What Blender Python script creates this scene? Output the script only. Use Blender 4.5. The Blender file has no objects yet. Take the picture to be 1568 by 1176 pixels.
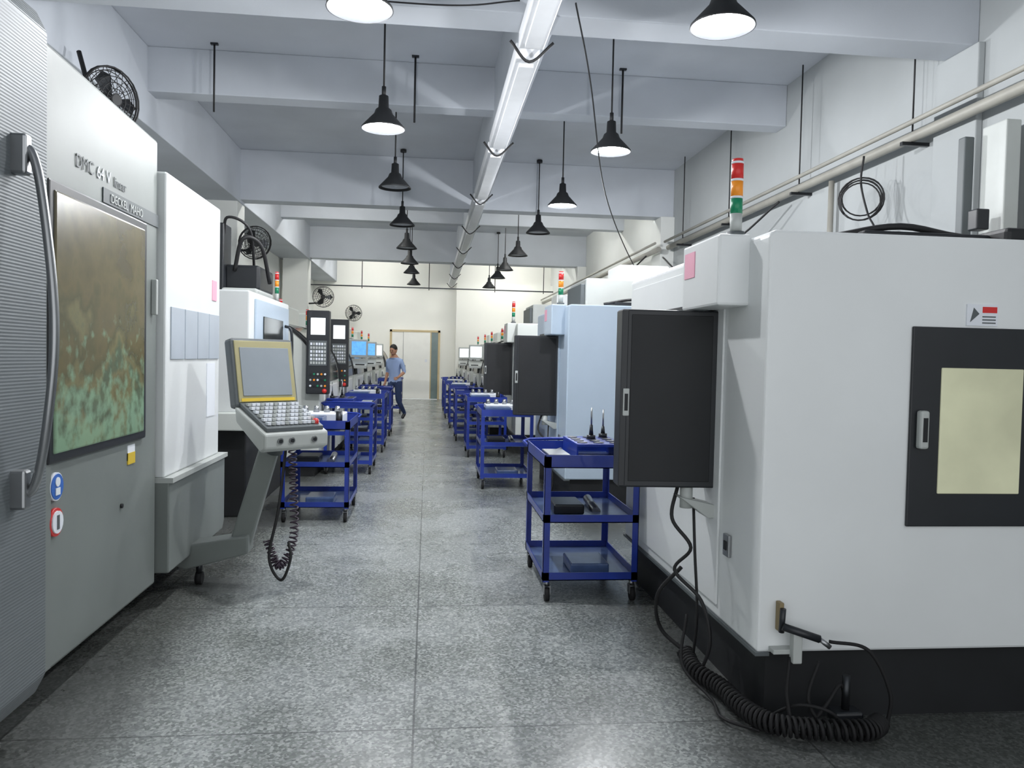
import bpy,bmesh,math,random
from mathutils import Vector,Matrix
random.seed(3)
sc=bpy.context.scene
try: sc.view_settings.view_transform='Standard'
except Exception: pass
def lin(h):
    h=h.lstrip('#'); r=[]
    for i in (0,2,4):
        v=int(h[i:i+2],16)/255
        r.append(v/12.92 if v<=.04045 else ((v+.055)/1.055)**2.4)
    return tuple(r)
# ---------------- materials
def mat(name,col,rough=.5,metal=0,var=.06,scale=4,bump=0,emit=0,ecol=None,coat=0,detail=4,samp=False):
    m=bpy.data.materials.new(name); m.use_nodes=True
    nt=m.node_tree; N=nt.nodes; L=nt.links; b=N['Principled BSDF']
    c=lin(col) if isinstance(col,str) else col
    tc=N.new('ShaderNodeTexCoord'); no=N.new('ShaderNodeTexNoise'); no.inputs['Scale'].default_value=scale; no.inputs['Detail'].default_value=detail
    L.new(tc.outputs['Object'],no.inputs['Vector'])
    r=N.new('ShaderNodeValToRGB'); r.color_ramp.elements[0].position=.3; r.color_ramp.elements[1].position=.7
    r.color_ramp.elements[0].color=tuple(max(0,x*(1-var)) for x in c)+(1,)
    r.color_ramp.elements[1].color=tuple(min(1,x*(1+var)) for x in c)+(1,)
    L.new(no.outputs['Fac'],r.inputs['Fac']); L.new(r.outputs['Color'],b.inputs['Base Color'])
    b.inputs['Roughness'].default_value=rough; b.inputs['Metallic'].default_value=metal
    b.inputs['Coat Weight'].default_value=coat
    if emit:
        b.inputs['Emission Strength'].default_value=emit
        if ecol: b.inputs['Emission Color'].default_value=lin(ecol)+(1,)
        else: L.new(r.outputs['Color'],b.inputs['Emission Color'])
        if not samp: m.cycles.emission_sampling='NONE'
    if bump:
        bp=N.new('ShaderNodeBump'); bp.inputs['Strength'].default_value=bump; bp.inputs['Distance'].default_value=.01
        n2=N.new('ShaderNodeTexNoise'); n2.inputs['Scale'].default_value=60; L.new(tc.outputs['Object'],n2.inputs['Vector'])
        L.new(n2.outputs['Fac'],bp.inputs['Height']); L.new(bp.outputs['Normal'],b.inputs['Normal'])
    return m
M={}
def dm(k,*a,**kw): M[k]=mat(k,*a,**kw)
dm('white','#e4e7e7',.35,var=.035,scale=1.6,detail=7)
dm('whiteblue','#b8c8d8',.35,var=.03,scale=2)
dm('cream','#d4d8d3',.4,var=.04,scale=2)
dm('grey','#787e7b',.45,var=.07,scale=2.5,detail=7)
dm('greydark','#575d5f',.5,var=.05)
dm('greylight','#b5b9b6',.45,var=.05)
dm('black','#1f2226',.4,var=.15)
dm('blackmat','#15171a',.6,var=.2)
dm('rubber','#101012',.75,var=.2)
dm('blue','#15318f',.35,var=.15,scale=6,coat=.2)
dm('bluetray','#4a5f88',.3,var=.25,scale=9,coat=.3)
dm('steel','#9a9c9e',.3,metal=.9,var=.1)
dm('darksteel','#3b3d40',.35,metal=.8,var=.15)
dm('red','#c02a28',.35,emit=.15); dm('orange','#e08a25',.35,emit=.15); dm('green','#0f7a55',.35,emit=.1)
dm('pink','#e9a9bd',.6); dm('yellow','#d8b93a',.5); dm('paper','#e4e8ee',.7,var=.02)
dm('labelblue','#2f66bb',.5); dm('screen','#8d959b',.25,var=.04); dm('screenw','#eef4f6',.2,emit=1.1,var=.03)
dm('screenb','#5f9fdd',.2,emit=1.0,var=.15,scale=20); dm('tan','#a39c74',.5)
dm('concrete','#cbcfd6',.85,var=.06,scale=1.2,bump=.05)
dm('beamc','#bcc1c8',.85,var=.06,scale=1.2,bump=.05)
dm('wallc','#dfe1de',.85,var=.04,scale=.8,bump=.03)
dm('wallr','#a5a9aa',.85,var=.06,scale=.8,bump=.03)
dm('wallb','#f0f0ea',.85,var=.02,scale=.8,bump=.03)
dm('traywhite','#d6d8db',.5,var=.05)
dm('doorc','#f2f2ee',.5,var=.02); dm('frame','#c0ae88',.5); dm('glassdark','#6a7b7b',.1,var=.1)
dm('pipe','#9a9890',.5,var=.1); dm('wire','#1a1a1c',.6); dm('purple','#3a2d3c',.5)
dm('skin','#b98a70',.5); dm('shirt','#a0b6e0',.8,var=.08); dm('pants','#2c3d63',.8); dm('hair','#0c0b0b',.6); dm('shoe','#17171a',.5)
dm('lampin','#ffffff',.4,emit=16,ecol='#f3f6ff',var=0); dm('lampoff','#8d9196',.5,emit=.15); dm('filltube','#ffffff',.4,emit=225,ecol='#fdfbf4',var=0,samp=True)
dm('glassyellow','#c3c4a6',.25,var=.12,scale=3,emit=.22,detail=7)  # faint emission paints the lit machine interior onto the pane
dm('roofglass','#1c2224',.15,var=.2)
dm('softpanel','#b3bcc6',.3,var=.05); dm('wood','#8a7a58',.6)
def stainwin():
    m=bpy.data.materials.new('stained_glass_window'); m.use_nodes=True; nt=m.node_tree; N=nt.nodes; L=nt.links; b=N['Principled BSDF']
    tc=N.new('ShaderNodeTexCoord'); sp=N.new('ShaderNodeSeparateXYZ'); L.new(tc.outputs['Object'],sp.inputs[0])
    n=N.new('ShaderNodeTexNoise'); n.inputs['Scale'].default_value=4.5; n.inputs['Detail'].default_value=7; L.new(tc.outputs['Object'],n.inputs['Vector'])
    mr=N.new('ShaderNodeMapRange'); mr.inputs['From Min'].default_value=1.05; mr.inputs['From Max'].default_value=2.15; L.new(sp.outputs['Z'],mr.inputs['Value'])
    ad=N.new('ShaderNodeMath'); ad.operation='MULTIPLY_ADD'; L.new(n.outputs['Fac'],ad.inputs[0]); ad.inputs[1].default_value=1.1
    hf=N.new('ShaderNodeMath'); hf.operation='MULTIPLY_ADD'; L.new(mr.outputs[0],hf.inputs[0]); hf.inputs[1].default_value=.55; hf.inputs[2].default_value=-.15; L.new(hf.outputs[0],ad.inputs[2])
    r=N.new('ShaderNodeValToRGB'); cr=r.color_ramp
    cr.elements[0].position=.3; cr.elements[0].color=lin('#566650')+(1,)
    cr.elements[1].position=1.0; cr.elements[1].color=lin('#4f4932')+(1,)
    for p,c in ((.42,'#4b5640'),(.52,'#6b6746'),(.64,'#4f4c32'),(.78,'#5e5638')):
        e=cr.elements.new(p); e.color=lin(c)+(1,)
    L.new(ad.outputs[0],r.inputs['Fac'])
    n3=N.new('ShaderNodeTexNoise'); n3.inputs['Scale'].default_value=15; n3.inputs['Detail'].default_value=6; L.new(tc.outputs['Object'],n3.inputs['Vector'])
    a=N.new('ShaderNodeMath'); a.operation='MULTIPLY_ADD'; L.new(mr.outputs[0],a.inputs[0]); a.inputs[1].default_value=-.75; L.new(n3.outputs['Fac'],a.inputs[2])
    r2=N.new('ShaderNodeValToRGB'); r2.color_ramp.elements[0].position=.24; r2.color_ramp.elements[0].color=(0,0,0,1); r2.color_ramp.elements[1].position=.5; r2.color_ramp.elements[1].color=(.75,.75,.75,1); L.new(a.outputs[0],r2.inputs['Fac'])
    mx=N.new('ShaderNodeMix'); mx.data_type='RGBA'; L.new(r2.outputs['Color'],mx.inputs['Factor']); L.new(r.outputs['Color'],mx.inputs['A']); mx.inputs['B'].default_value=lin('#82a386')+(1,)
    L.new(mx.outputs['Result'],b.inputs['Base Color']); L.new(mx.outputs['Result'],b.inputs['Emission Color']); b.inputs['Emission Strength'].default_value=.1
    m.cycles.emission_sampling='NONE'
    b.inputs['Roughness'].default_value=.25
    return m
M['stain']=stainwin()
def ribbed():
    m=mat('ribbed_panel','#6f7578',.5,metal=.15,var=.04); nt=m.node_tree; N=nt.nodes; L=nt.links; b=N['Principled BSDF']
    tc=N.new('ShaderNodeTexCoord'); w=N.new('ShaderNodeTexWave'); w.bands_direction='Z'; w.inputs['Scale'].default_value=26
    L.new(tc.outputs['Object'],w.inputs['Vector']); bp=N.new('ShaderNodeBump'); bp.inputs['Strength'].default_value=.3; bp.inputs['Distance'].default_value=.003
    L.new(w.outputs['Fac'],bp.inputs['Height']); L.new(bp.outputs['Normal'],b.inputs['Normal']); return m
M['ribbed']=ribbed()
def floormat():
    m=bpy.data.materials.new('terrazzo_floor'); m.use_nodes=True; nt=m.node_tree; N=nt.nodes; L=nt.links; b=N['Principled BSDF']
    tc=N.new('ShaderNodeTexCoord'); O=tc.outputs['Object']
    v=N.new('ShaderNodeTexVoronoi'); v.inputs['Scale'].default_value=90; L.new(O,v.inputs['Vector'])
    bw=N.new('ShaderNodeRGBToBW'); L.new(v.outputs['Color'],bw.inputs[0])
    r=N.new('ShaderNodeValToRGB'); cr=r.color_ramp; cr.elements[0].position=.15; cr.elements[0].color=lin('#727776')+(1,); cr.elements[1].position=.85; cr.elements[1].color=lin('#bdc1bf')+(1,)
    e=cr.elements.new(.5); e.color=lin('#939897')+(1,)
    L.new(bw.outputs[0],r.inputs['Fac'])
    n=N.new('ShaderNodeTexNoise'); n.inputs['Scale'].default_value=1.1; n.inputs['Detail'].default_value=8; n.inputs['Roughness'].default_value=.62; L.new(O,n.inputs['Vector'])
    r2=N.new('ShaderNodeValToRGB'); r2.color_ramp.elements[0].position=.32; r2.color_ramp.elements[0].color=(.6,.61,.58,1); r2.color_ramp.elements[1].position=.6; r2.color_ramp.elements[1].color=(1,1,1,1); L.new(n.outputs['Fac'],r2.inputs['Fac'])
    mu=N.new('ShaderNodeMix'); mu.data_type='RGBA'; mu.blend_type='MULTIPLY'; mu.inputs['Factor'].default_value=1; L.new(r.outputs['Color'],mu.inputs['A']); L.new(r2.outputs['Color'],mu.inputs['B'])
    sp=N.new('ShaderNodeSeparateXYZ'); L.new(O,sp.inputs[0])
    def line(out,off,half,w):
        a=N.new('ShaderNodeMath'); a.operation='ADD'; L.new(out,a.inputs[0]); a.inputs[1].default_value=off
        p=N.new('ShaderNodeMath'); p.operation='PINGPONG'; L.new(a.outputs[0],p.inputs[0]); p.inputs[1].default_value=half
        l=N.new('ShaderNodeMath'); l.operation='LESS_THAN'; L.new(p.outputs[0],l.inputs[0]); l.inputs[1].default_value=w
        return l.outputs[0]
    lx=line(sp.outputs['X'],.03,.785,.0045); ly=line(sp.outputs['Y'],0,.785,.0045)
    mxm=N.new('ShaderNodeMath'); mxm.operation='MAXIMUM'; L.new(lx,mxm.inputs[0]); L.new(ly,mxm.inputs[1])
    sc2=N.new('ShaderNodeMath'); sc2.operation='MULTIPLY'; L.new(mxm.outputs[0],sc2.inputs[0]); sc2.inputs[1].default_value=.75
    m2=N.new('ShaderNodeMix'); m2.data_type='RGBA'; L.new(sc2.outputs[0],m2.inputs['Factor']); L.new(mu.outputs['Result'],m2.inputs['A']); m2.inputs['B'].default_value=lin('#45494a')+(1,)
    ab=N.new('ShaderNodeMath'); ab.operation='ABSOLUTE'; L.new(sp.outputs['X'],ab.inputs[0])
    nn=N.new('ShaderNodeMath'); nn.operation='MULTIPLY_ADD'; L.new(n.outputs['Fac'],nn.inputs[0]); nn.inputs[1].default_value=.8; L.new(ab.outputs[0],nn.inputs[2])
    mr=N.new('ShaderNodeMapRange'); mr.interpolation_type='SMOOTHSTEP'; mr.inputs['From Min'].default_value=1.38; mr.inputs['From Max'].default_value=1.78; mr.inputs['To Max'].default_value=.75; L.new(nn.outputs[0],mr.inputs['Value'])  # shade beside the machine rows painted into the floor colour, noise-broken edge
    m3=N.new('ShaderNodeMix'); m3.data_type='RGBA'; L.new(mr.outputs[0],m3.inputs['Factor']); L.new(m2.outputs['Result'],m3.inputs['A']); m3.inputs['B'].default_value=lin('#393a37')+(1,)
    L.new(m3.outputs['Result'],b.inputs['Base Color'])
    r3=N.new('ShaderNodeMapRange'); r3.inputs['To Min'].default_value=.12; r3.inputs['To Max'].default_value=.42; L.new(n.outputs['Fac'],r3.inputs['Value']); L.new(r3.outputs[0],b.inputs['Roughness'])
    b.inputs['Specular IOR Level'].default_value=.6
    return m
M['floor']=floormat()
# ---------------- builder
class Ob:
    def __init__(s,name): s.name=name; s.v=[]; s.f=[]; s.mi=[]; s.sm=[]; s.mats=[]; s.M=Matrix()
    def add(s,vs,fs,m,smooth=False):
        if m not in s.mats: s.mats.append(m)
        k=s.mats.index(m); o=len(s.v); fl=s.M.determinant()<0
        s.v+=[tuple(s.M@Vector(p)) for p in vs]
        for i,f in enumerate(fs):
            f=[o+q for q in f]
            if fl: f.reverse()
            s.f.append(f); s.mi.append(k); s.sm.append(smooth[i] if isinstance(smooth,list) else smooth)
    def frombm(s,bm,m,smooth=False):
        bm.verts.ensure_lookup_table(); bm.verts.index_update()
        s.add([v.co.copy() for v in bm.verts],[[v.index for v in f.verts] for f in bm.faces],m,smooth); bm.free()
    def box(s,x0,y0,z0,x1,y1,z1,m,bev=0,seg=2):
        x0,x1=min(x0,x1),max(x0,x1); y0,y1=min(y0,y1),max(y0,y1); z0,z1=min(z0,z1),max(z0,z1)
        vs=[(x0,y0,z0),(x1,y0,z0),(x1,y1,z0),(x0,y1,z0),(x0,y0,z1),(x1,y0,z1),(x1,y1,z1),(x0,y1,z1)]
        fs=[(3,2,1,0),(4,5,6,7),(0,1,5,4),(1,2,6,5),(2,3,7,6),(3,0,4,7)]
        if not bev: s.add(vs,fs,m); return
        bm=bmesh.new(); V=[bm.verts.new(p) for p in vs]
        for f in fs: bm.faces.new([V[i] for i in f])
        bmesh.ops.bevel(bm,geom=bm.edges[:],offset=bev,segments=seg,affect='EDGES',profile=.5); s.frombm(bm,m)
    def prism(s,pts,axis,a0,a1,m,bev=0,smooth=False):
        def P(p,a): return {'x':(a,p[0],p[1]),'y':(p[0],a,p[1]),'z':(p[0],p[1],a)}[axis]
        n=len(pts); bm=bmesh.new(); A=[bm.verts.new(P(p,a0)) for p in pts]; B=[bm.verts.new(P(p,a1)) for p in pts]
        bm.faces.new(A); bm.faces.new(B[::-1])
        for i in range(n): bm.faces.new([A[i],B[i],B[(i+1)%n],A[(i+1)%n]])
        bmesh.ops.recalc_face_normals(bm,faces=bm.faces[:])
        if bev: bmesh.ops.bevel(bm,geom=bm.edges[:],offset=bev,segments=2,affect='EDGES',profile=.5)
        s.frombm(bm,m)
    def cyl(s,p0,p1,r0,m,r1=None,seg=16):
        r1=r0 if r1 is None else r1; p0=Vector(p0); p1=Vector(p1); d=(p1-p0).normalized()
        a=d.orthogonal().normalized(); b=d.cross(a); vs=[];fs=[];sm=[]
        for p,r in((p0,r0),(p1,r1)):
            for i in range(seg):
                t=2*math.pi*i/seg; vs.append(p+(a*math.cos(t)+b*math.sin(t))*r)
        for i in range(seg): j=(i+1)%seg; fs.append((i,j,seg+j,seg+i)); sm.append(True)
        fs.append(tuple(range(seg))[::-1]); fs.append(tuple(range(seg,2*seg))); sm+=[False,False]
        s.add(vs,fs,m,sm)
    def lathe(s,prof,c,m,seg=32):
        vs=[];fs=[];n=len(prof)
        for r,z in prof:
            for i in range(seg): t=2*math.pi*i/seg; vs.append((c[0]+r*math.cos(t),c[1]+r*math.sin(t),c[2]+z))
        for k in range(n-1):
            for i in range(seg): j=(i+1)%seg; fs.append((k*seg+i,k*seg+j,(k+1)*seg+j,(k+1)*seg+i))
        s.add(vs,fs,m,True)
    def tube(s,pts,r,m,seg=8,smooth=0,closed=False):
        P=[Vector(p) for p in pts]
        if smooth: P=cat(P,smooth)
        vs=[];fs=[];n=len(P); t=(P[1]-P[0]).normalized(); a=t.orthogonal().normalized()
        for i in range(n):
            t=(P[min(i+1,n-1)]-P[max(i-1,0)]); t=t.normalized() if t.length>1e-9 else Vector((0,0,1))
            a=(a-t*a.dot(t)); a=a.normalized() if a.length>1e-6 else t.orthogonal().normalized(); b=t.cross(a)
            for k in range(seg): q=2*math.pi*k/seg; vs.append(P[i]+(a*math.cos(q)+b*math.sin(q))*r)
        for i in range(n-1):
            for k in range(seg): j=(k+1)%seg; fs.append((i*seg+k,i*seg+j,(i+1)*seg+j,(i+1)*seg+k))
        fs.append(tuple(range(seg))[::-1]); fs.append(tuple(range((n-1)*seg,n*seg)))
        s.add(vs,fs,m,True)
    def ring(s,c,nrm,R,r,m,seg=24):
        n=Vector(nrm).normalized(); a=n.orthogonal().normalized(); b=n.cross(a); c=Vector(c)
        s.tube([c+(a*math.cos(2*math.pi*i/seg)+b*math.sin(2*math.pi*i/seg))*R for i in range(seg+1)],r,m,6)
    def coil(s,pts,R,r,m,turns,smooth=10):
        P=cat([Vector(p) for p in pts],smooth); n=turns*12; out=[]; L=len(P)-1
        for i in range(n+1):
            u=i/n*L; k=min(int(u),L-1); p=P[k].lerp(P[k+1],u-k); t=(P[k+1]-P[k]).normalized()
            up=Vector((0,0,1)) if abs(t.z)<.9 else Vector((0,1,0)); a=t.cross(up).normalized(); b=t.cross(a); q=2*math.pi*i/12
            out.append(p+(a*math.cos(q)+b*math.sin(q))*R)
        s.tube(out,r,m,5)
    def sph(s,c,r,m,sc3=(1,1,1),seg=16):
        bm=bmesh.new(); bmesh.ops.create_uvsphere(bm,u_segments=seg,v_segments=max(6,seg//2),radius=r)
        for v in bm.verts: v.co=Vector((v.co.x*sc3[0],v.co.y*sc3[1],v.co.z*sc3[2]))+Vector(c)
        s.frombm(bm,m,True)
    def text(s,t,size,mx,m):
        cu=bpy.data.curves.new('t','FONT'); cu.body=t; cu.size=size; cu.extrude=.001
        o=bpy.data.objects.new('t',cu); sc.collection.objects.link(o); bpy.context.view_layer.update()
        me=o.evaluated_get(bpy.context.evaluated_depsgraph_get()).to_mesh()
        s.add([mx@v.co for v in me.vertices],[list(p.vertices) for p in me.polygons],m)
        bpy.data.objects.remove(o); bpy.data.curves.remove(cu)
    def done(s,origin=None):
        me=bpy.data.meshes.new(s.name)
        o0=Vector((0,0,0)) if origin is None else Vector(origin)
        me.from_pydata([tuple(Vector(v)-o0) for v in s.v],[],s.f)
        for m in s.mats: me.materials.append(M[m])
        for p,k,q in zip(me.polygons,s.mi,s.sm): p.material_index=k; p.use_smooth=q
        me.update(); o=bpy.data.objects.new(s.name,me); o.location=o0; sc.collection.objects.link(o); return o
def cat(P,n):
    P=[Vector(p) for p in P]; Q=[P[0]*2-P[1]]+P+[P[-1]*2-P[-2]]; out=[]
    for i in range(1,len(Q)-2):
        for k in range(n):
            t=k/n; a,b,c,d=Q[i-1],Q[i],Q[i+1],Q[i+2]
            out.append(.5*((2*b)+(c-a)*t+(2*a-5*b+4*c-d)*t*t+(3*b-a-3*c+d)*t**3))
    out.append(P[-1]); return out
def inst(o,loc,rotz=0):
    n=o.copy(); n.location=loc; n.rotation_euler=(0,0,rotz); sc.collection.objects.link(n); return n
# ---------------- room
XL,XR,YB,ZC=-3.95,4.3,27.8,4.9
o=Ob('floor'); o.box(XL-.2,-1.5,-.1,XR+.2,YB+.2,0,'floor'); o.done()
o=Ob('ceiling'); o.box(XL-.2,-1.5,ZC,XR+.2,YB+.2,ZC+.1,'concrete'); o.done()
o=Ob('wall_left'); o.box(XL-.2,-1.5,0,XL,YB,ZC,'wallc'); o.done()
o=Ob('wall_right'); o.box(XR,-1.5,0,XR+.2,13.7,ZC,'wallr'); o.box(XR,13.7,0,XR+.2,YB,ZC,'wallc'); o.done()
o=Ob('wall_back'); o.box(XL-.2,YB,0,-1.33,YB+.2,ZC,'wallb'); o.box(.43,YB,0,XR+.2,YB+.2,ZC,'wallb'); o.box(-1.33,YB,2.42,.43,YB+.2,ZC,'wallb')
o.box(.95,YB-.5,0,XR,YB,4.06,'wallb'); o.done()
for y in (5.9,13.7,21.5):
    o=Ob('ceiling_beam'); o.box(XL,y,4.06,XR,y+.35,ZC,'beamc',.01); o.done()
    c=Ob('column_left'); c.box(-3.85,y-.08,0,-3.2,y+.45,4.06,'wallc',.01); c.done()
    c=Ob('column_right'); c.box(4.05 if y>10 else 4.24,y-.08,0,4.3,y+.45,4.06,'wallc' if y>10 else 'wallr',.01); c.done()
for y in (9.3,17.3,24.6):
    o=Ob('ceiling_beam'); o.box(-3.2,y,4.4,XR,y+.28,ZC,'beamc',.01); o.done()
o=Ob('ceiling_beam'); o.box(XL,-1.5,4.02,-3.17,YB,ZC-.001,'beamc',.01); o.done()
o=Ob('ceiling_beam'); o.box(.72,-1.5,4.2,.98,YB,ZC-.001,'beamc',.01); o.done()
o=Ob('cable_trunking')
y=.5
while y<26:
    o.box(.66,y,3.92,.86,y+2.75,4.05,'traywhite',.01); o.box(.7,y+.1,3.89,.82,y+2.65,3.92,'traywhite')
    o.tube([(.6,y+2.8,4.0),(.76,y+2.85,3.86),(.95,y+2.85,4.02)],.012,'wire',6,6)
    y+=2.95
o.done()
# back door
o=Ob('door_1'); y=YB-.005
o.box(-1.325,y-.04,0.002,-1.25,y,2.415,'frame'); o.box(.35,y-.04,0.002,.425,y,2.415,'frame'); o.box(-1.325,y-.04,2.34,.425,y,2.415,'frame')
o.box(-1.25,y-.02,0.01,-.86,y-.002,2.34,'doorc'); o.box(-.85,y-.03,0.01,.08,y-.005,2.34,'doorc',.004); o.box(.12,y-.015,.01,.35,y-.005,2.34,'glassdark')
o.box(.08,y-.03,0.01,.12,y-.002,2.34,'frame'); o.box(-.86,y-.035,.01,-.85,y-.004,2.34,'greydark'); o.cyl((-.78,y-.06,1.0),(-.78,y-.06,1.18),.015,'steel'); o.box(-.1,y-.04,1.3,-.02,y-.03,1.4,'paper')
o.done()
# ---------------- pendant lamps
def lampmesh(lit):
    o=Ob('pendant_lamp')
    o.lathe([(.025,.32),(.045,.31),(.05,.2),(.075,.18),(.09,.14),(.205,.015),(.208,0),(.2,0),(.085,.13),(.0,.14)],(0,0,0),'blackmat',40)
    o.lathe([(.198,.004),(.083,.125),(0,.127)],(0,0,0),'lampin' if lit else 'lampoff',40)
    if lit: o.sph((0,0,.045),.075,'lampin',(1,1,.8))
    else: o.sph((0,0,.06),.045,'lampoff')
    o.cyl((0,0,.3),(0,0,.4),.02,'blackmat'); o.cyl((0,0,.38),(0,0,ZC-3.66),.009,'wire',seg=8); o.cyl((0,0,ZC-3.7),(0,0,ZC-3.66),.05,'blackmat')
    return o.done()
lit=lampmesh(True); off=lampmesh(False)
LY=[5.05,7.65,10.3,13.2,16,18.6,20.7,24]; RY=[4.95,8.05,11.0,13.45,16.5,19.3,21.3,24.3]
first={True:True,False:True}
for X,ys,L in ((-.46,LY,(0,1)),(1.84,RY,(0,1,2))):
    for i,yy in enumerate(ys):
        l=i in L; src=lit if l else off
        if first[l]: src.location=(X,yy,3.65); first[l]=False
        else: inst(src,(X,yy,3.65))
        if l:
            ld=bpy.data.lights.new('lamp_glow','POINT'); ld.energy=150; ld.shadow_soft_size=.06; ld.color=(.97,.98,1)
            lo=bpy.data.objects.new('lamp_glow',ld); lo.location=(X,yy,3.59); sc.collection.objects.link(lo)
for y in (15.0,18.3,22.6,25.8):
    for x in (-1.8,2.6):
        o=Ob('added_fill_tube'); o.box(x-.6,y-.04,4.82,x+.6,y+.04,4.9,'traywhite'); o.cyl((x-.58,y,4.78),(x+.58,y,4.78),.02,'filltube',seg=6); o.done()  # unseen tubes added above the beams to brighten the far bays
w=bpy.data.worlds.new('w'); sc.world=w; w.use_nodes=True
w.node_tree.nodes['Background'].inputs[0].default_value=(.94,.97,1,1); w.node_tree.nodes['Background'].inputs[1].default_value=1.35
# ---------------- left big machining centre
o=Ob('cnc_machining_center'); F=-1.55
o.prism([(2.1,.15),(4.72,.15),(4.72,2.69),(2.1,2.78)],'x',-3.15,F,'grey',.015)
o.box(-3.1,2.1,0,-1.8,6.0,.15,'blackmat')
o.prism([(-1.7,.17),(-1.48,.17),(-1.44,.25),(-1.44,2.68),(-1.48,2.76),(-1.7,2.76)],'y',1.9,3.17,'ribbed',.01)
o.box(F,3.18,.17,F+.012,3.42,2.7,'grey')
o.box(F,3.38,1.02,F+.02,4.5,2.19,'black',.01); o.box(F+.005,3.42,1.06,F+.028,4.45,2.15,'stain',.01)
o.box(F,3.95,2.2,F+.006,4.72,2.27,'greydark')
RX=Matrix(((0,0,1,0),(1,0,0,0),(0,1,0,0),(0,0,0,1)))
def ty(x,y,z): return Matrix.Translation((x,y,z))@RX
o.text('DMC',.085,ty(F+.004,3.66,2.3),'greydark'); o.text('64 V',.085,ty(F+.004,3.88,2.3),'paper'); o.text('linear',.07,ty(F+.004,4.08,2.3),'greydark')
o.text('DECKEL  MAHO',.06,ty(F+.01,4.03,2.213),'greylight')
o.tube([(-1.44,2.93,2.2),(-1.38,2.93,2.17),(-1.33,2.91,1.95),(-1.29,2.89,1.6),(-1.31,2.9,1.3),(-1.37,2.93,1.02),(-1.44,2.93,.97)],.016,'steel',10,8)
o.box(-1.45,2.9,2.1,-1.39,2.95,2.24,'steel',.01); o.box(-1.45,2.9,.93,-1.39,2.95,1.07,'steel',.01)
def disc(y,z,r,m): o.cyl((F,y,z),(F+.013,y,z),r,m,seg=24)
disc(3.47,.92,.06,'paper'); o.cyl((F,3.47,.92),(F+.016,3.47,.92),.054,'labelblue',seg=24)
o.cyl((F+.005,3.47,.94),(F+.019,3.47,.94),.02,'paper'); o.box(F,3.45,.885,F+.019,3.49,.915,'paper')
disc(3.47,.77,.06,'red'); o.cyl((F+.005,3.47,.77),(F+.019,3.47,.77),.048,'paper'); o.box(F,3.46,.74,F+.021,3.48,.8,'greydark')
o.box(F,4.28,.92,F+.004,4.38,1.0,'paper'); o.box(F,4.28,.9,F+.006,4.38,.96,'yellow')
o.box(F,4.62,1.7,F+.03,4.65,1.9,'greylight',.005)
o.cyl((F,4.2,.7),(F+.01,4.2,.7),.012,'blackmat')
o.box(-3.1,4.74,.7,-1.6,6.0,2.5,'greylight'); o.box(-1.6,4.75,.76,-1.51,5.93,2.53,'white',.012)
for i in range(4):
    y=4.83+i*.27; o.box(-1.51,y,1.45,-1.502,y+.255,1.76,'softpanel',.002)
o.box(-1.51,5.72,1.86,-1.505,5.83,2.0,'pink'); o.box(-1.51,5.6,1.05,-1.505,5.8,1.42,'paper')
o.prism([(4.74,.2),(5.95,.2),(6.0,.26),(6.0,.74),(4.74,.74)],'x',-3.1,-1.48,'grey',.01); o.box(-3.1,4.74,.73,-1.46,6.0,.76,'greylight')
o.box(-3.0,2.4,2.7,-2.0,4.5,2.78,'greydark',.01)
o.done()
# ---------------- operator panel on swing arm (left)
o=Ob('control_pendant_on_arm')
B=Matrix.Translation((-1.01,5.22,.03))@Matrix(((.75,.66,0,0),(.66,-.75,0,0),(0,0,1,0),(0,0,0,1)))
o.M=B
o.prism([(-.04,1.13),(.33,.98),(.33,.89),(.28,.865),(-.02,1.03)],'x',-.225,.225,'greylight',.012)
o.prism([(-.02,1.155),(.31,1.015),(.31,.99),(-.02,1.13)],'x',-.2,.2,'greydark',.003)
for i in range(12):
    for j in range(6):
        x=-.18+i*.031; y=.015+j*.048; z=1.158-(y+.02)*.424
        o.box(x,y,z-.01,x+.022,y+.034,z+.008,'paper' if (i+j)%3 else 'greylight')
o.sph((.17,.27,1.04),.022,'red')
for x in (-.12,-.04,.12): o.cyl((x,.33,.935),(x,.338,.935),.02,'steel'); o.cyl((x,.336,.935),(x,.343,.935),.012,'black')
o.M=B@Matrix.Translation((0,-.03,1.12))@Matrix.Rotation(math.radians(12),4,'X')
o.box(-.225,-.07,0,.225,.02,.45,'greydark',.02); o.box(-.205,.01,.03,.205,.028,.43,'tan',.004); o.box(-.175,.02,.07,.175,.034,.385,'screen',.003)
o.box(-.19,.02,.035,.19,.03,.055,'yellow')
o.M=Matrix()
o.prism([(-1.28,.2),(-1.14,.2),(-.94,.93),(-1.05,.98)],'y',5.24,5.32,'grey',.012)
o.cyl((-.98,5.25,.85),(-.95,5.2,1.03),.05,'greydark')
o.prism([(-1.7,.17),(-1.52,.1),(-1.13,.2),(-1.13,.32),(-1.52,.26),(-1.7,.28)],'y',5.18,5.36,'grey',.012)
o.cyl((-1.44,5.22,.06),(-1.44,5.22,.16),.02,'darksteel'); o.cyl((-1.46,5.22,.04),(-1.42,5.22,.04),.04,'rubber')
o.coil([(-.86,5.2,.88),(-.84,5.15,.6),(-.84,5.15,.3),(-.92,5.12,.14),(-1.0,5.14,.3)],.024,.006,'purple',34)
o.tube([(-.9,5.2,.89),(-.93,5.12,.5),(-.98,5.1,.2),(-.9,5.08,.06),(-.84,5.06,.2),(-.86,5.1,.3)],.01,'wire',6,8)
o.done()
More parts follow.
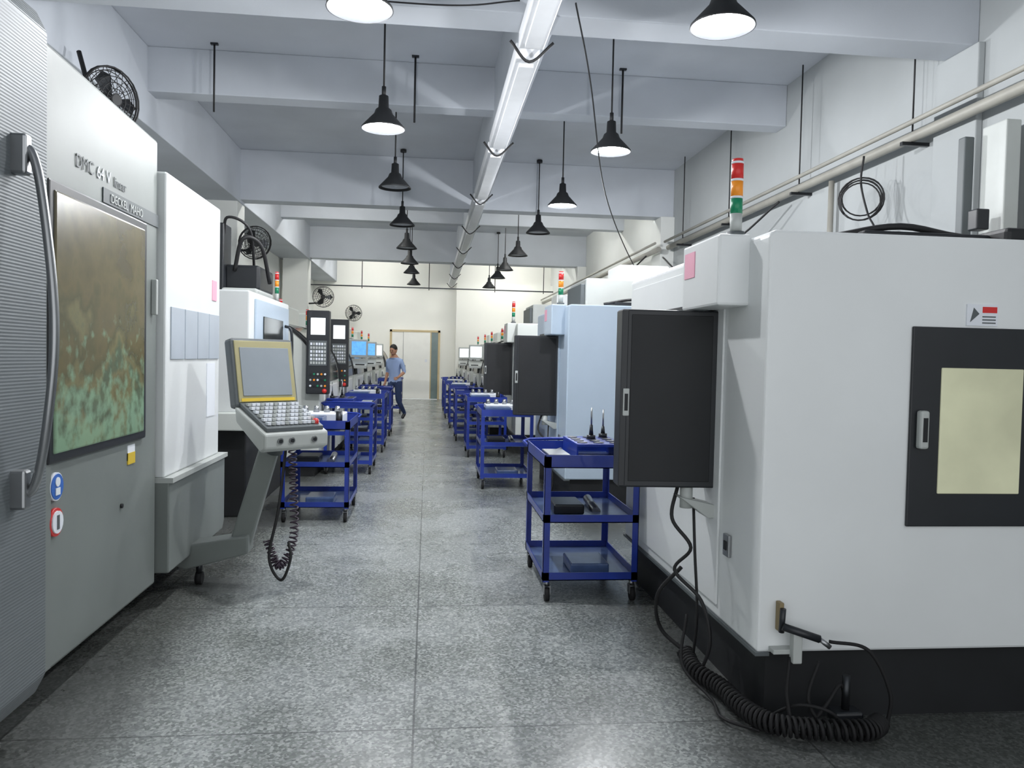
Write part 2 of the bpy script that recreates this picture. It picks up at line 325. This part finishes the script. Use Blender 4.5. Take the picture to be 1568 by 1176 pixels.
# ---------------- trolleys
def trolley(items):
    o=Ob('tool_trolley'); w,d=.3,.43
    for x in (-w,w):
        for y in (-d,d):
            sx=1 if x>0 else -1; sy=1 if y>0 else -1
            o.box(x-.004*sx,y,.12,x,y-.04*sy,.9,'blue'); o.box(x,y-.004*sy,.12,x-.04*sx,y,.9,'blue')
            cx,cy=x-.03*sx,y-.03*sy
            o.cyl((cx,cy,.09),(cx,cy,.13),.018,'steel'); o.box(cx-.02,cy-.035,.045,cx-.016,cy+.02,.1,'steel'); o.box(cx+.016,cy-.035,.045,cx+.02,cy+.02,.1,'steel')
            o.cyl((cx-.014,cy-.015,.042),(cx+.014,cy-.015,.042),.042,'rubber')
    for z,h in ((.13,.05),(.49,.05),(.83,.08)):
        o.box(-w,-d,z,w,d,z+.006,'bluetray')
        for a in (-1,1):
            o.box(a*w,-d,z,a*(w-.006),d,z+h,'blue'); o.box(-w,a*d,z,w,a*(d-.006),z+h,'blue')
    o.tube([(-w+.02,d,.86),(-w+.02,d+.08,.91),(w-.02,d+.08,.91),(w-.02,d,.86)],.012,'blue',8,3)
    if items==1:
        o.box(-.05,-.15,.93,.28,.38,.95,'blue',.003); o.box(-.05,-.15,.836,-.04,.38,.93,'blue'); o.box(.27,-.15,.836,.28,.38,.93,'blue')
        for i in range(3):
            for j in range(4):
                x=.0+i*.11; y=-.07+j*.12; o.cyl((x,y,.951),(x,y,.955),.035,'black',seg=14)
        for x,y,h in ((.11,.17,.07),(.22,.29,.05)):
            o.cyl((x,y,.95),(x,y,.98),.03,'darksteel'); o.cyl((x,y,.98),(x,y,.98+h),.016,'darksteel',.01); o.cyl((x,y,.98+h),(x,y,1.1+h),.006,'steel')
        o.box(-.26,-.3,.836,-.12,.0,.9,'steel',.005); o.cyl((-.2,.1,.85),(-.08,.3,.86),.015,'steel')
    else:
        o.box(-.25,-.35,.836,.05,-.05,.93,'bluetray',.006); o.box(-.22,.0,.836,.2,.35,.94,'paper',.01)
        for j in range(4): o.cyl((-.18+j*.1,.2,.94),(-.18+j*.1,.2,1.0),.03,'steel',.02)
        o.cyl((.18,-.2,.836),(.18,-.2,.98),.03,'darksteel'); o.box(.08,-.38,.836,.2,-.3,.9,'red',.005)
    o.box(-.2,-.2,.496,.0,.1,.56,'darksteel',.01); o.cyl((.1,-.1,.496),(.1,.2,.53),.03,'steel')
    o.box(-.1,-.3,.136,.15,.0,.2,'bluetray',.01)
    return o.done()
t1=trolley(1); t2=trolley(2)
t1.location=(1.03,5.2,0); t2.location=(.92,9.35,0)
for y,x,t in ((12.2,.9,t2),(14.5,.8,t1),(17.0,.76,t2),(19.6,.72,t2),(22.2,.72,t1)): inst(t,(x,y,0))
for y,x,t in ((7.55,-.98,t2),(10.4,-.97,t1),(12.7,-.95,t2),(15.2,-.96,t1),(21.0,-.97,t2)): inst(t,(x,y,0),math.pi if t is t1 else 0)
# ---------------- signal tower helper
def tower(o,x,y,z,r=.026):
    o.cyl((x,y,z),(x,y,z+.02),r*1.5,'greydark'); o.cyl((x,y,z+.02),(x,y,z+.1),r,'greylight')
    zz=z+.1
    for c in ('green','orange','red'):
        o.cyl((x,y,zz),(x,y,zz+.066),r,c); o.cyl((x,y,zz+.066),(x,y,zz+.076),r*1.04,'paper'); zz+=.076
    o.cyl((x,y,zz),(x,y,zz+.012),r*.9,'red')
# ---------------- right machining centres (type A)
def vmcA(y0,body,top):
    o=Ob('vertical_machining_center'); S=1.38; E=3.85; y1=y0+2.2
    o.prism([(S,.3),(E,.3),(E,2.05),(S+.02,2.05),(S,2.03)],'y',y0,y1,body,.012)
    o.box(S+.06,y0+.05,0,E-.05,y1-.05,.3,'blackmat')
    o.box(S-.01,y0-.01,.29,S+.05,y1,.305,'greydark')
    o.box(S-.012,y0+.45,.36,S,y1-.1,1.98,body,.004); o.box(S-.016,y0+.9,.9,S-.01,y1-.3,1.8,'black',.003); o.box(S-.02,y0+1.0,1.0,S-.014,y1-.4,1.7,'glassyellow',.003)
    o.box(2.01,y0-.014,.83,2.95,y0,1.67,'black',.004); o.box(2.14,y0-.02,.97,2.51,y0-.01,1.5,'glassyellow',.004); o.box(2.6,y0-.02,.97,2.88,y0-.01,1.5,'glassyellow',.004)
    o.box(2.035,y0-.05,1.16,2.075,y0-.012,1.32,'greylight',.01); o.box(2.045,y0-.052,1.19,2.065,y0-.045,1.29,'blackmat')
    o.box(2.25,y0-.006,1.68,2.39,y0,1.77,'paper'); o.box(2.32,y0-.008,1.735,2.385,y0-.005,1.76,'red')
    for k in range(3): o.box(2.32,y0-.008,1.69+k*.013,2.38,y0-.005,1.695+k*.013,'greydark')
    o.prism([(2.265,1.695),(2.305,1.73),(2.28,1.755)],'y',y0-.008,y0-.005,'greydark')
    o.box(1.24,y0+.2,1.75,S+.01,y0+.68,2.06,body,.012); o.box(1.236,y0+.5,1.9,1.241,y0+.64,2.02,'pink')
    o.cyl((1.3,y0+.58,1.7),(1.3,y0+.58,1.78),.05,'greydark')
    P=Matrix.Translation((1.375,y0+.52,0))@Matrix.Rotation(math.radians(-3),4,'Z'); o.M=P
    o.box(-.465,0,.9,0,.13,1.745,'black',.008); o.box(-.467,-.004,.905,-.435,.13,1.74,'black',.004); o.box(-.42,-.003,.93,-.03,.0,1.72,'blackmat',.002)
    o.box(-.455,-.012,1.24,-.425,-.002,1.37,'greylight',.004); o.box(-.448,-.014,1.265,-.432,-.009,1.345,'blackmat')
    o.box(-.4,.13,.95,-.05,.16,1.7,'greydark',.01); o.box(-.36,.16,1.4,-.1,.165,1.65,'screenw')
    o.M=Matrix()
    o.prism([(1.2,.86),(1.38,.82),(1.38,.76),(1.34,.76)],'y',y0+.5,y0+.62,'greylight',.004); o.cyl((1.25,y0+.56,.8),(1.25,y0+.56,.9),.03,'greylight')
    o.box(S-.016,y0+.3,.62,S,y0+.37,.72,'steel',.004); o.box(S-.02,y0+.32,.65,S-.015,y0+.35,.69,'blackmat')
    o.tube([(1.22,y0+.6,.9),(1.18,y0+.55,.75),(1.26,y0+.5,.62),(1.2,y0+.55,.5),(1.3,y0+.45,.38),(1.33,y0+.4,.2),(1.3,y0+.45,.02)],.009,'wire',6,8)
    o.tube([(1.3,y0+.6,.84),(1.28,y0+.5,.6),(1.3,y0+.5,.3),(1.32,y0+.6,.03)],.007,'wire',6,8)
    tower(o,1.345,y0+.28,2.06)
    o.box(1.9,y0+.2,2.05,2.5,y0+.9,2.1,'black',.01); o.box(2.5,y0+.1,2.05,3.2,y0+.9,2.12,'blackmat',.02); o.box(1.65,y0+.5,2.05,3.6,y0+1.9,2.08,'greydark',.01)
    o.tube([(1.8,y0+.3,2.08),(2.1,y0+.25,2.13),(2.5,y0+.3,2.1),(3.0,y0+.2,2.14)],.015,'wire',6,6)
    if top:
        o.box(1.75,y0+1.0,2.05,3.3,y0+2.0,2.42,'greylight',.02); o.box(1.7,y0+1.05,2.1,1.75,y0+1.9,2.36,'greydark',.01); o.box(2.2,y0+1.3,2.42,2.8,y0+1.9,2.62,'white',.02)
        o.box(2.3,y0+.98,2.1,2.78,y0+1.0,2.38,'black',.004); o.box(2.5,y0+.97,2.15,2.6,y0+.98,2.3,'paper'); o.box(2.82,y0+.97,2.2,2.95,y0+1.0,2.36,'labelblue',.003)
        o.cyl((2.55,y0+.3,2.1),(2.55,y0+.3,2.25),.045,'orange'); o.cyl((2.55,y0+.3,2.25),(2.55,y0+.3,2.31),.02,'paper')
    return o
o=vmcA(3.1,'white',False)
o.box(1.455,3.06,.4,1.475,3.1,.52,'wood',.004); o.cyl((1.465,3.05,.5),(1.465,3.06,.4),.012,'black'); o.cyl((1.46,3.04,.43),(1.6,3.0,.39),.016,'black'); o.cyl((1.6,3.0,.39),(1.64,2.99,.36),.01,'steel')
o.box(1.43,3.05,.31,1.55,3.1,.33,'greylight',.003); o.box(1.5,3.02,.28,1.54,3.06,.42,'greylight',.006)
o.done((0,0,0))
o=Ob('coiled_air_hose')
o.coil([(1.3,3.75,.06),(1.28,3.55,.05),(1.33,3.35,.05),(1.34,3.12,.06),(1.4,2.98,.06),(1.55,2.92,.06),(1.75,2.9,.06),(1.84,2.95,.06)],.036,.008,'rubber',52)
o.tube([(1.64,3.0,.38),(1.78,2.95,.36),(1.86,2.92,.2),(1.86,2.93,.06)],.008,'rubber',6,10)
o.tube([(1.3,3.75,.06),(1.2,3.85,.15),(1.15,3.75,.35),(1.25,3.7,.5)],.01,'rubber',6,8)
o.tube([(1.5,3.05,.3),(1.47,3.0,.15),(1.5,2.95,.02),(1.62,2.98,.12),(1.7,3.0,.2),(1.75,3.05,.02)],.008,'rubber',6,8)
o.tube([(1.6,3.0,.3),(1.55,2.98,.15),(1.62,2.95,.02)],.008,'rubber',6,8)
o.tube([(1.42,3.1,.02),(1.5,2.98,.13),(1.62,2.93,.12),(1.7,2.97,.02)],.007,'rubber',6,8); o.tube([(1.25,3.6,.3),(1.2,3.5,.1),(1.27,3.3,.02),(1.25,3.12,.02),(1.36,3.0,.02)],.007,'rubber',6,8)
o.cyl((1.72,3.0,.1),(1.72,3.0,.24),.016,'darksteel'); o.box(1.66,2.96,.05,1.78,3.04,.1,'black',.01)
o.done()
vmcA(7.72,'whiteblue',True).done(); vmcA(12.2,'cream',True).done()
# ---------------- arched lathes / machining centres (type B)
def arch(y0,side,face,ln=2.1,pend=2,scr='screenw'):
    o=Ob('cnc_lathe'); o.M=Matrix.Diagonal((side,1,1,1)); S=face; E=3.1; ctr=(S+.75,1.15)
    arc=[(ctr[0]-.75*math.cos(a),ctr[1]+.75*math.sin(a)) for a in [math.pi/2*i/10 for i in range(11)]]
    o.prism([(S,.15)]+arc+[(E,1.9),(E,.15)],'y',y0,y0+ln,'cream',.006)
    arc2=[(ctr[0]-.77*math.cos(a),ctr[1]+.77*math.sin(a)) for a in [math.pi/2*i/10 for i in range(11)]]
    arc3=[(ctr[0]-.74*math.cos(a),ctr[1]+.74*math.sin(a)) for a in [math.pi/2*i/10 for i in range(11)]]
    for a,b,m in ((y0-.012,y0+.1,'blackmat'),(y0+.3,y0+ln-.3,'roofglass'),(y0+ln-.1,y0+ln,'blackmat')): o.prism(arc2+arc3[::-1],'y',a,b,m)
    o.box(S+.05,y0+.05,0,E,y0+ln-.05,.15,'blackmat'); o.box(S-.02,y0+.35,.4,S,y0+ln-.35,1.1,'white',.008)
    o.box(S-.05,y0+.45,.85,S-.02,y0+.5,1.05,'steel',.006)
    o.box(S+.3,y0-.01,.35,S+1.1,y0,1.1,'greylight',.004); o.box(S+.35,y0-.02,.5,S+.5,y0,.7,'blackmat')
    o.box(S+.9,y0+.5,1.88,E-.1,y0+ln-.3,2.25,'cream',.03)
    tower(o,S+.55,y0+.4,1.84)
    x=S-.13
    if pend==2:
        o.box(x,y0-.16,1.02,x+.27,y0-.03,2.02,'black',.012); o.box(x+.05,y0-.168,1.73,x+.22,y0-.158,1.93,scr,.002)
        o.box(x+.03,y0-.165,1.36,x+.24,y0-.158,1.66,'greydark',.002)
        for i in range(6):
            for j in range(6): o.box(x+.04+i*.032,y0-.172,1.38+j*.045,x+.062+i*.032,y0-.163,1.41+j*.045,'paper' if (i*j)%4 else 'greylight')
        for i in range(5):
            for j in range(3): o.cyl((x+.045+i*.043,y0-.172,1.12+j*.07),(x+.045+i*.043,y0-.16,1.12+j*.07),.013,('orange','greylight','green','blackmat','paper')[(i+2*j)%5],seg=8)
        o.sph((x+.05,y0-.18,1.06),.028,'red'); o.box(x+.16,y0-.03,1.5,x+.24,y0+.1,1.6,'greydark')
    elif pend==1:
        o.box(x-.1,y0-.12,1.45,x+.25,y0-.03,1.78,'greylight',.015); o.box(x-.07,y0-.13,1.5,x+.18,y0-.118,1.74,scr,.002)
        o.prism([(y0-.3,1.26),(y0-.03,1.38),(y0-.03,1.44),(y0-.3,1.31)],'x',x-.1,x+.25,'greylight',.006); o.box(x+.16,y0-.05,1.3,x+.24,y0+.1,1.4,'greydark'); o.box(x-.06,y0-.28,1.3,x+.1,y0-.1,1.34,'blackmat')
    return o.done()
for i,y in enumerate((9.75,12.0,14.4,16.8,19.3,22,24.6)): arch(y,-1,1.3,pend=(2,2,1,1,1,0,0)[i],scr='screenw' if i in(0,1,4) else 'screenb')
arch(15.2,1,1.18,pend=0); arch(17.6,1,1.14,pend=1); arch(20.1,1,1.1,pend=0); arch(22.5,1,1.1,pend=1); arch(24.9,1,1.05,ln=1.8,pend=0)
# ---------------- left machine two
o=Ob('machining_center_with_black_base'); S=-1.6; T=2.06
o.box(-3.15,7.3,.95,S,9.3,T,'white',.015); o.box(-3.15,7.35,0,S-.03,9.25,.8,'blackmat',.01); o.box(-3.18,7.2,.8,S+.02,9.3,.96,'cream',.01)
o.box(-3.0,7.285,1.5,-2.05,7.3,1.9,'black',.004); o.box(S,7.5,1.0,S+.02,9.2,2.0,'whiteblue',.006); o.box(S+.02,7.8,1.25,S+.03,8.8,1.85,'roofglass',.004)
o.tube([(S+.02,8.95,1.1),(S+.09,8.95,1.15),(S+.1,8.95,1.45),(S+.09,8.95,1.75),(S+.02,8.95,1.8)],.016,'darksteel',8,5)
o.box(-2.15,7.9,T,-1.98,8.2,2.75,'black',.01); o.box(-2.75,7.8,T,-2.25,8.8,2.5,'black',.02); o.box(-1.95,7.7,T,-1.62,8.5,T+.05,'greylight',.02); o.box(-2.0,8.0,T+.05,-1.66,8.7,2.36,'black',.03)
o.tube([(-1.9,8,2.3),(-1.8,7.9,2.6),(-1.65,8.0,2.55),(-1.6,8.2,2.2)],.02,'wire',8,8)
o.tube([(-2.0,8,2.6),(-1.95,7.9,2.8),(-1.75,7.95,2.7),(-1.75,8.2,2.3)],.014,'wire',8,8)
tower(o,-1.68,9.0,T,r=.022); o.done()
# ---------------- fans
def fan(loc,rz,tilt,arm):
    o=Ob('wall_fan'); o.M=Matrix.Translation(loc)@Matrix.Rotation(rz,4,'Z')@Matrix.Rotation(tilt,4,'X')
    for k,R in enumerate((.27,.24,.19,.14,.09,.05)):
        for s_ in (-1,1): o.ring((0,s_*(.07-.055*(R/.27)**3),0),(0,1,0),R,.004 if k else .008,'wire')
    for i in range(20):
        a=2*math.pi*i/20
        for s_ in (-1,1): o.tube([(.04*math.cos(a),s_*.07,.04*math.sin(a)),(.16*math.cos(a),s_*.058,.16*math.sin(a)),(.27*math.cos(a),s_*.012,.27*math.sin(a))],.0028,'wire',4)
    for i in range(3):
        a=2*math.pi*i/3
        pts=[(.03,-.4),(.2,-.35),(.24,0),(.2,.35),(.03,.4)]
        vs=[(r*math.cos(a+t),.02*(1 if t>0 else -1),r*math.sin(a+t)) for r,t in pts]; o.add(vs,[(0,1,2,3,4)],'darksteel')
    o.cyl((0,-.075,0),(0,-.06,0),.045,'blackmat'); o.cyl((0,.05,0),(0,.22,0),.065,'blackmat',.05)
    o.cyl((0,.15,0),(0,.15,-.16),.02,'blackmat'); o.cyl((0,.15,-.16),arm,.02,'blackmat'); o.done()
fan((-2.72,7.1,3.62),math.radians(60),.1,(.0,.44,.42))
fan((-2.85,13.35,3.3),math.radians(35),.3,(-.1,.3,-.2))
fan((-2.75,21.1,3.0),math.radians(10),.1,(-.35,.35,-.2)); fan((-2.5,26.9,2.9),math.radians(0),.1,(0,.88,-.16))
# ---------------- pipes and wiring
o=Ob('conduit_pipe_run')
for dx,dz,r in ((0,0,.045),(-.07,.1,.022)):
    o.cyl((4.16+dx,-1,3.5+dz),(4.16+dx,13.5,3.5+dz),r,'pipe'); o.cyl((3.96+dx,13.4,3.45+dz),(3.96+dx,YB-.55,3.45+dz),r,'pipe')
for y in (4.6,6.5,8.6,10.7,12.7): o.cyl((4.15,y,3.45),(4.15,y,4.88),.008,'wire',seg=6); o.box(4.05,y-.02,3.42,4.3,y+.02,3.45,'darksteel')
o.cyl((4.22,8.0,0),(4.22,8.0,3.45),.03,'pipe')
o.tube([(4.1,9,3.42),(3.95,10,3.1),(3.95,11.2,3.2),(4.0,12.4,3.0),(4.0,13.3,3.3)],.014,'wire',6,8)
o.tube([(3.9,14,3.4),(3.75,16,3.0),(3.8,18,3.25),(3.75,20,3.0),(3.8,22,3.3)],.016,'wire',6,8)
o.done()
o=Ob('duct_riser'); o.box(4.0,5.6,2.1,4.08,5.68,3.25,'greydark',.01); o.box(4.1,5.3,2.1,4.22,5.55,3.3,'greylight',.01); o.box(3.9,5.3,2.5,4.0,5.4,2.65,'black',.01)
o.box(3.5,4.6,2.16,4.2,5.3,2.18,'greydark'); o.box(3.6,4.7,2.18,4.15,5.2,2.2,'wood'); o.done()
o=Ob('hanging_cable_coil')
for k in range(5): o.ring((3.98+.012*k,7.0+.015*k,3.03+.015*k),(-.5,-.85,.06*k-.1),.17+.014*(k%3),.007,'wire')
o.tube([(4.0,7.0,3.45),(3.98,7.0,3.2),(4.0,6.9,2.9),(3.9,6.6,2.7),(3.8,6.3,2.3),(3.8,6.2,2.05)],.01,'wire',6,8); o.done()
o=Ob('overhead_cable'); o.tube([(-3.1,5.6,4.05),(-1.5,5.6,3.98),(0,5.6,3.95),(.6,5.6,4.02)],.006,'wire',5,10); o.done()
o=Ob('overhead_cable'); o.tube([(1.0,5.6,4.03),(1.3,6.5,3.8),(1.9,8.5,3.3),(2.8,10.8,2.9),(3.5,12.5,2.8),(3.8,13.4,3.0)],.007,'wire',5,10); o.done()
o=Ob('cable_tray'); o.box(-3.9,24,3.55,3.8,24.1,3.58,'darksteel')
for x in (-2,0,2,3.5): o.cyl((x,24.05,3.5),(x,24.05,4.88),.012,'wire',seg=6)
o.done()
for x in (-2.4,-.2,2.2):
    o=Ob('hanger_rod'); o.cyl((x,9.1,4.15),(x,9.1,4.9),.012,'wire',seg=6); o.box(x-.04,9.08,4.88,x+.04,9.12,4.9,'darksteel'); o.done()
o=Ob('vent_cover'); o.lathe([(0,4.86),(.14,4.86),(.16,4.9)],(2.9,10.6,0),'greylight',20); o.lathe([(0,4.855),(.08,4.855),(.08,4.87)],(2.9,10.6,0),'blackmat',20); o.done()
# ---------------- person
def person(loc,rz):
    J={'pel':(0,0,.93,.135,.1),'sp':(0,.01,1.1,.13,.095),'ch':(0,.03,1.3,.165,.105),'nb':(0,.04,1.42,.085,.065),'nk':(0,.065,1.54,.048,.048),
    'sR':(.18,.03,1.38,.062,.062),'eR':(.25,-.08,1.13,.046,.046),'wR':(.24,.03,.9,.03,.026),'hR':(.235,.07,.83,.032,.017),
    'sL':(-.18,.03,1.38,.062,.062),'eL':(-.25,.0,1.13,.046,.046),'wL':(-.22,.2,1.02,.03,.026),'hL':(-.21,.27,.99,.032,.017),
    'hpR':(.09,0,.88,.095,.095),'kR':(.09,.17,.5,.065,.065),'aR':(.09,.22,.1,.045,.045),'tR':(.1,.37,.045,.042,.035),
    'hpL':(-.09,0,.88,.095,.095),'kL':(-.09,.0,.49,.065,.065),'aL':(-.09,-.3,.16,.045,.045),'tL':(-.1,-.17,.05,.042,.035)}
    E=[('pel','sp','shirt'),('sp','ch','shirt'),('ch','nb','shirt'),('nb','nk','skin'),('ch','sR','shirt'),('sR','eR','shirt'),('eR','wR','skin'),('wR','hR','skin'),
    ('ch','sL','shirt'),('sL','eL','shirt'),('eL','wL','skin'),('wL','hL','skin'),('pel','hpR','pants'),('hpR','kR','pants'),('kR','aR','pants'),('aR','tR','shoe'),
    ('pel','hpL','pants'),('hpL','kL','pants'),('kL','aL','pants'),('aL','tL','shoe')]
    ks=list(J); me=bpy.data.meshes.new('b'); me.from_pydata([J[k][:3] for k in ks],[(ks.index(a),ks.index(b)) for a,b,_ in E],[])
    ob=bpy.data.objects.new('b',me); sc.collection.objects.link(ob)
    sk=ob.modifiers.new('s','SKIN'); sk.use_smooth_shade=True
    for i,k in enumerate(ks): me.skin_vertices[0].data[i].radius=J[k][3:5]; me.skin_vertices[0].data[i].use_root=(k=='pel')
    sb=ob.modifiers.new('u','SUBSURF'); sb.levels=2; sb.render_levels=2
    bpy.context.view_layer.update(); em=ob.evaluated_get(bpy.context.evaluated_depsgraph_get()).to_mesh()
    o=Ob('walking_man'); o.M=Matrix.Translation(loc)@Matrix.Rotation(rz,4,'Z')
    V=[v.co.copy() for v in em.vertices]; groups={}
    for p in em.polygons:
        c=p.center; best=None
        for a,b,m in E:
            A=Vector(J[a][:3]);Bv=Vector(J[b][:3]); d=Bv-A; t=max(0,min(1,(c-A).dot(d)/d.dot(d))); q=(c-A-d*t).length/((J[a][3]+J[b][3])/2)
            if best is None or q<best[0]: best=(q,m)
        mm=best[1]
        if abs(c.x)<.17 and .2<c.z<1.48 and mm!='skin': mm='pants' if c.z<.9 else 'shirt'
        if c.z>1.455 and abs(c.x)<.09: mm='skin'
        groups.setdefault(mm,[]).append(list(p.vertices))
    for m,fs in groups.items(): o.add(V,fs,m,True)
    bpy.data.objects.remove(ob)
    H=Matrix.Translation((0,.09,1.63))@Matrix.Rotation(math.radians(-18),4,'X'); base=o.M.copy(); o.M=base@H
    o.sph((0,0,0),.1,'skin',(.78,.95,1.12),20); o.sph((0,.02,-.05),.07,'skin',(.85,1,.9)); o.sph((0,-.018,.028),.104,'hair',(.82,.95,1.02),20)
    o.cyl((0,.085,.01),(0,.115,-.025),.01,'skin',.016,8); o.sph((.03,.085,.01),.01,'hair'); o.sph((-.03,.085,.01),.01,'hair'); o.box(-.022,.082,-.058,.022,.09,-.053,'pink')
    o.sph((.08,0,-.01),.022,'skin',(.5,1,1.3)); o.sph((-.08,0,-.01),.022,'skin',(.5,1,1.3))
    o.M=base
    o.ring((0,.05,1.455),(0,.25,1),.058,.012,'shirt')
    for s_,hc,dv in ((1,(.235,.07,.83),Vector((0,.25,-1))),(-1,(-.21,.27,.99),Vector((0,.9,-.4)))):
        dv.normalize(); hc=Vector(hc); side=Vector((0,1,0)) if s_>0 else Vector((.6,.2,.4))
        side=(side-dv*side.dot(dv)).normalized()
        for i,l in enumerate((.07,.08,.075,.06)):
            b0=hc+side*(-.024+i*.016); m1=b0+dv*l*.55; e=m1+(dv+Vector((-.5*s_,0,0))).normalized()*l*.5; o.tube([b0,m1,e],.008,'skin',6,3)
        o.tube([hc-dv*.03+side*.02,hc+side*.045+dv*.01,hc+side*.05+dv*.04],.009,'skin',6,3)
    o.done()
person((-.74,18.3,0),math.radians(150))
# ---------------- camera
cd=bpy.data.cameras.new('camera'); cd.sensor_width=36; cd.lens=1700/2212*36; cd.clip_start=.05
co=bpy.data.objects.new('camera',cd); sc.collection.objects.link(co); sc.camera=co
a,p,r=math.radians(6.15),math.radians(1.87),.022
co.matrix_world=Matrix.Translation((0,0,1.5))@Matrix.Rotation(-a,4,'Z')@Matrix.Rotation(math.pi/2-p,4,'X')@Matrix.Rotation(r,4,'Z')
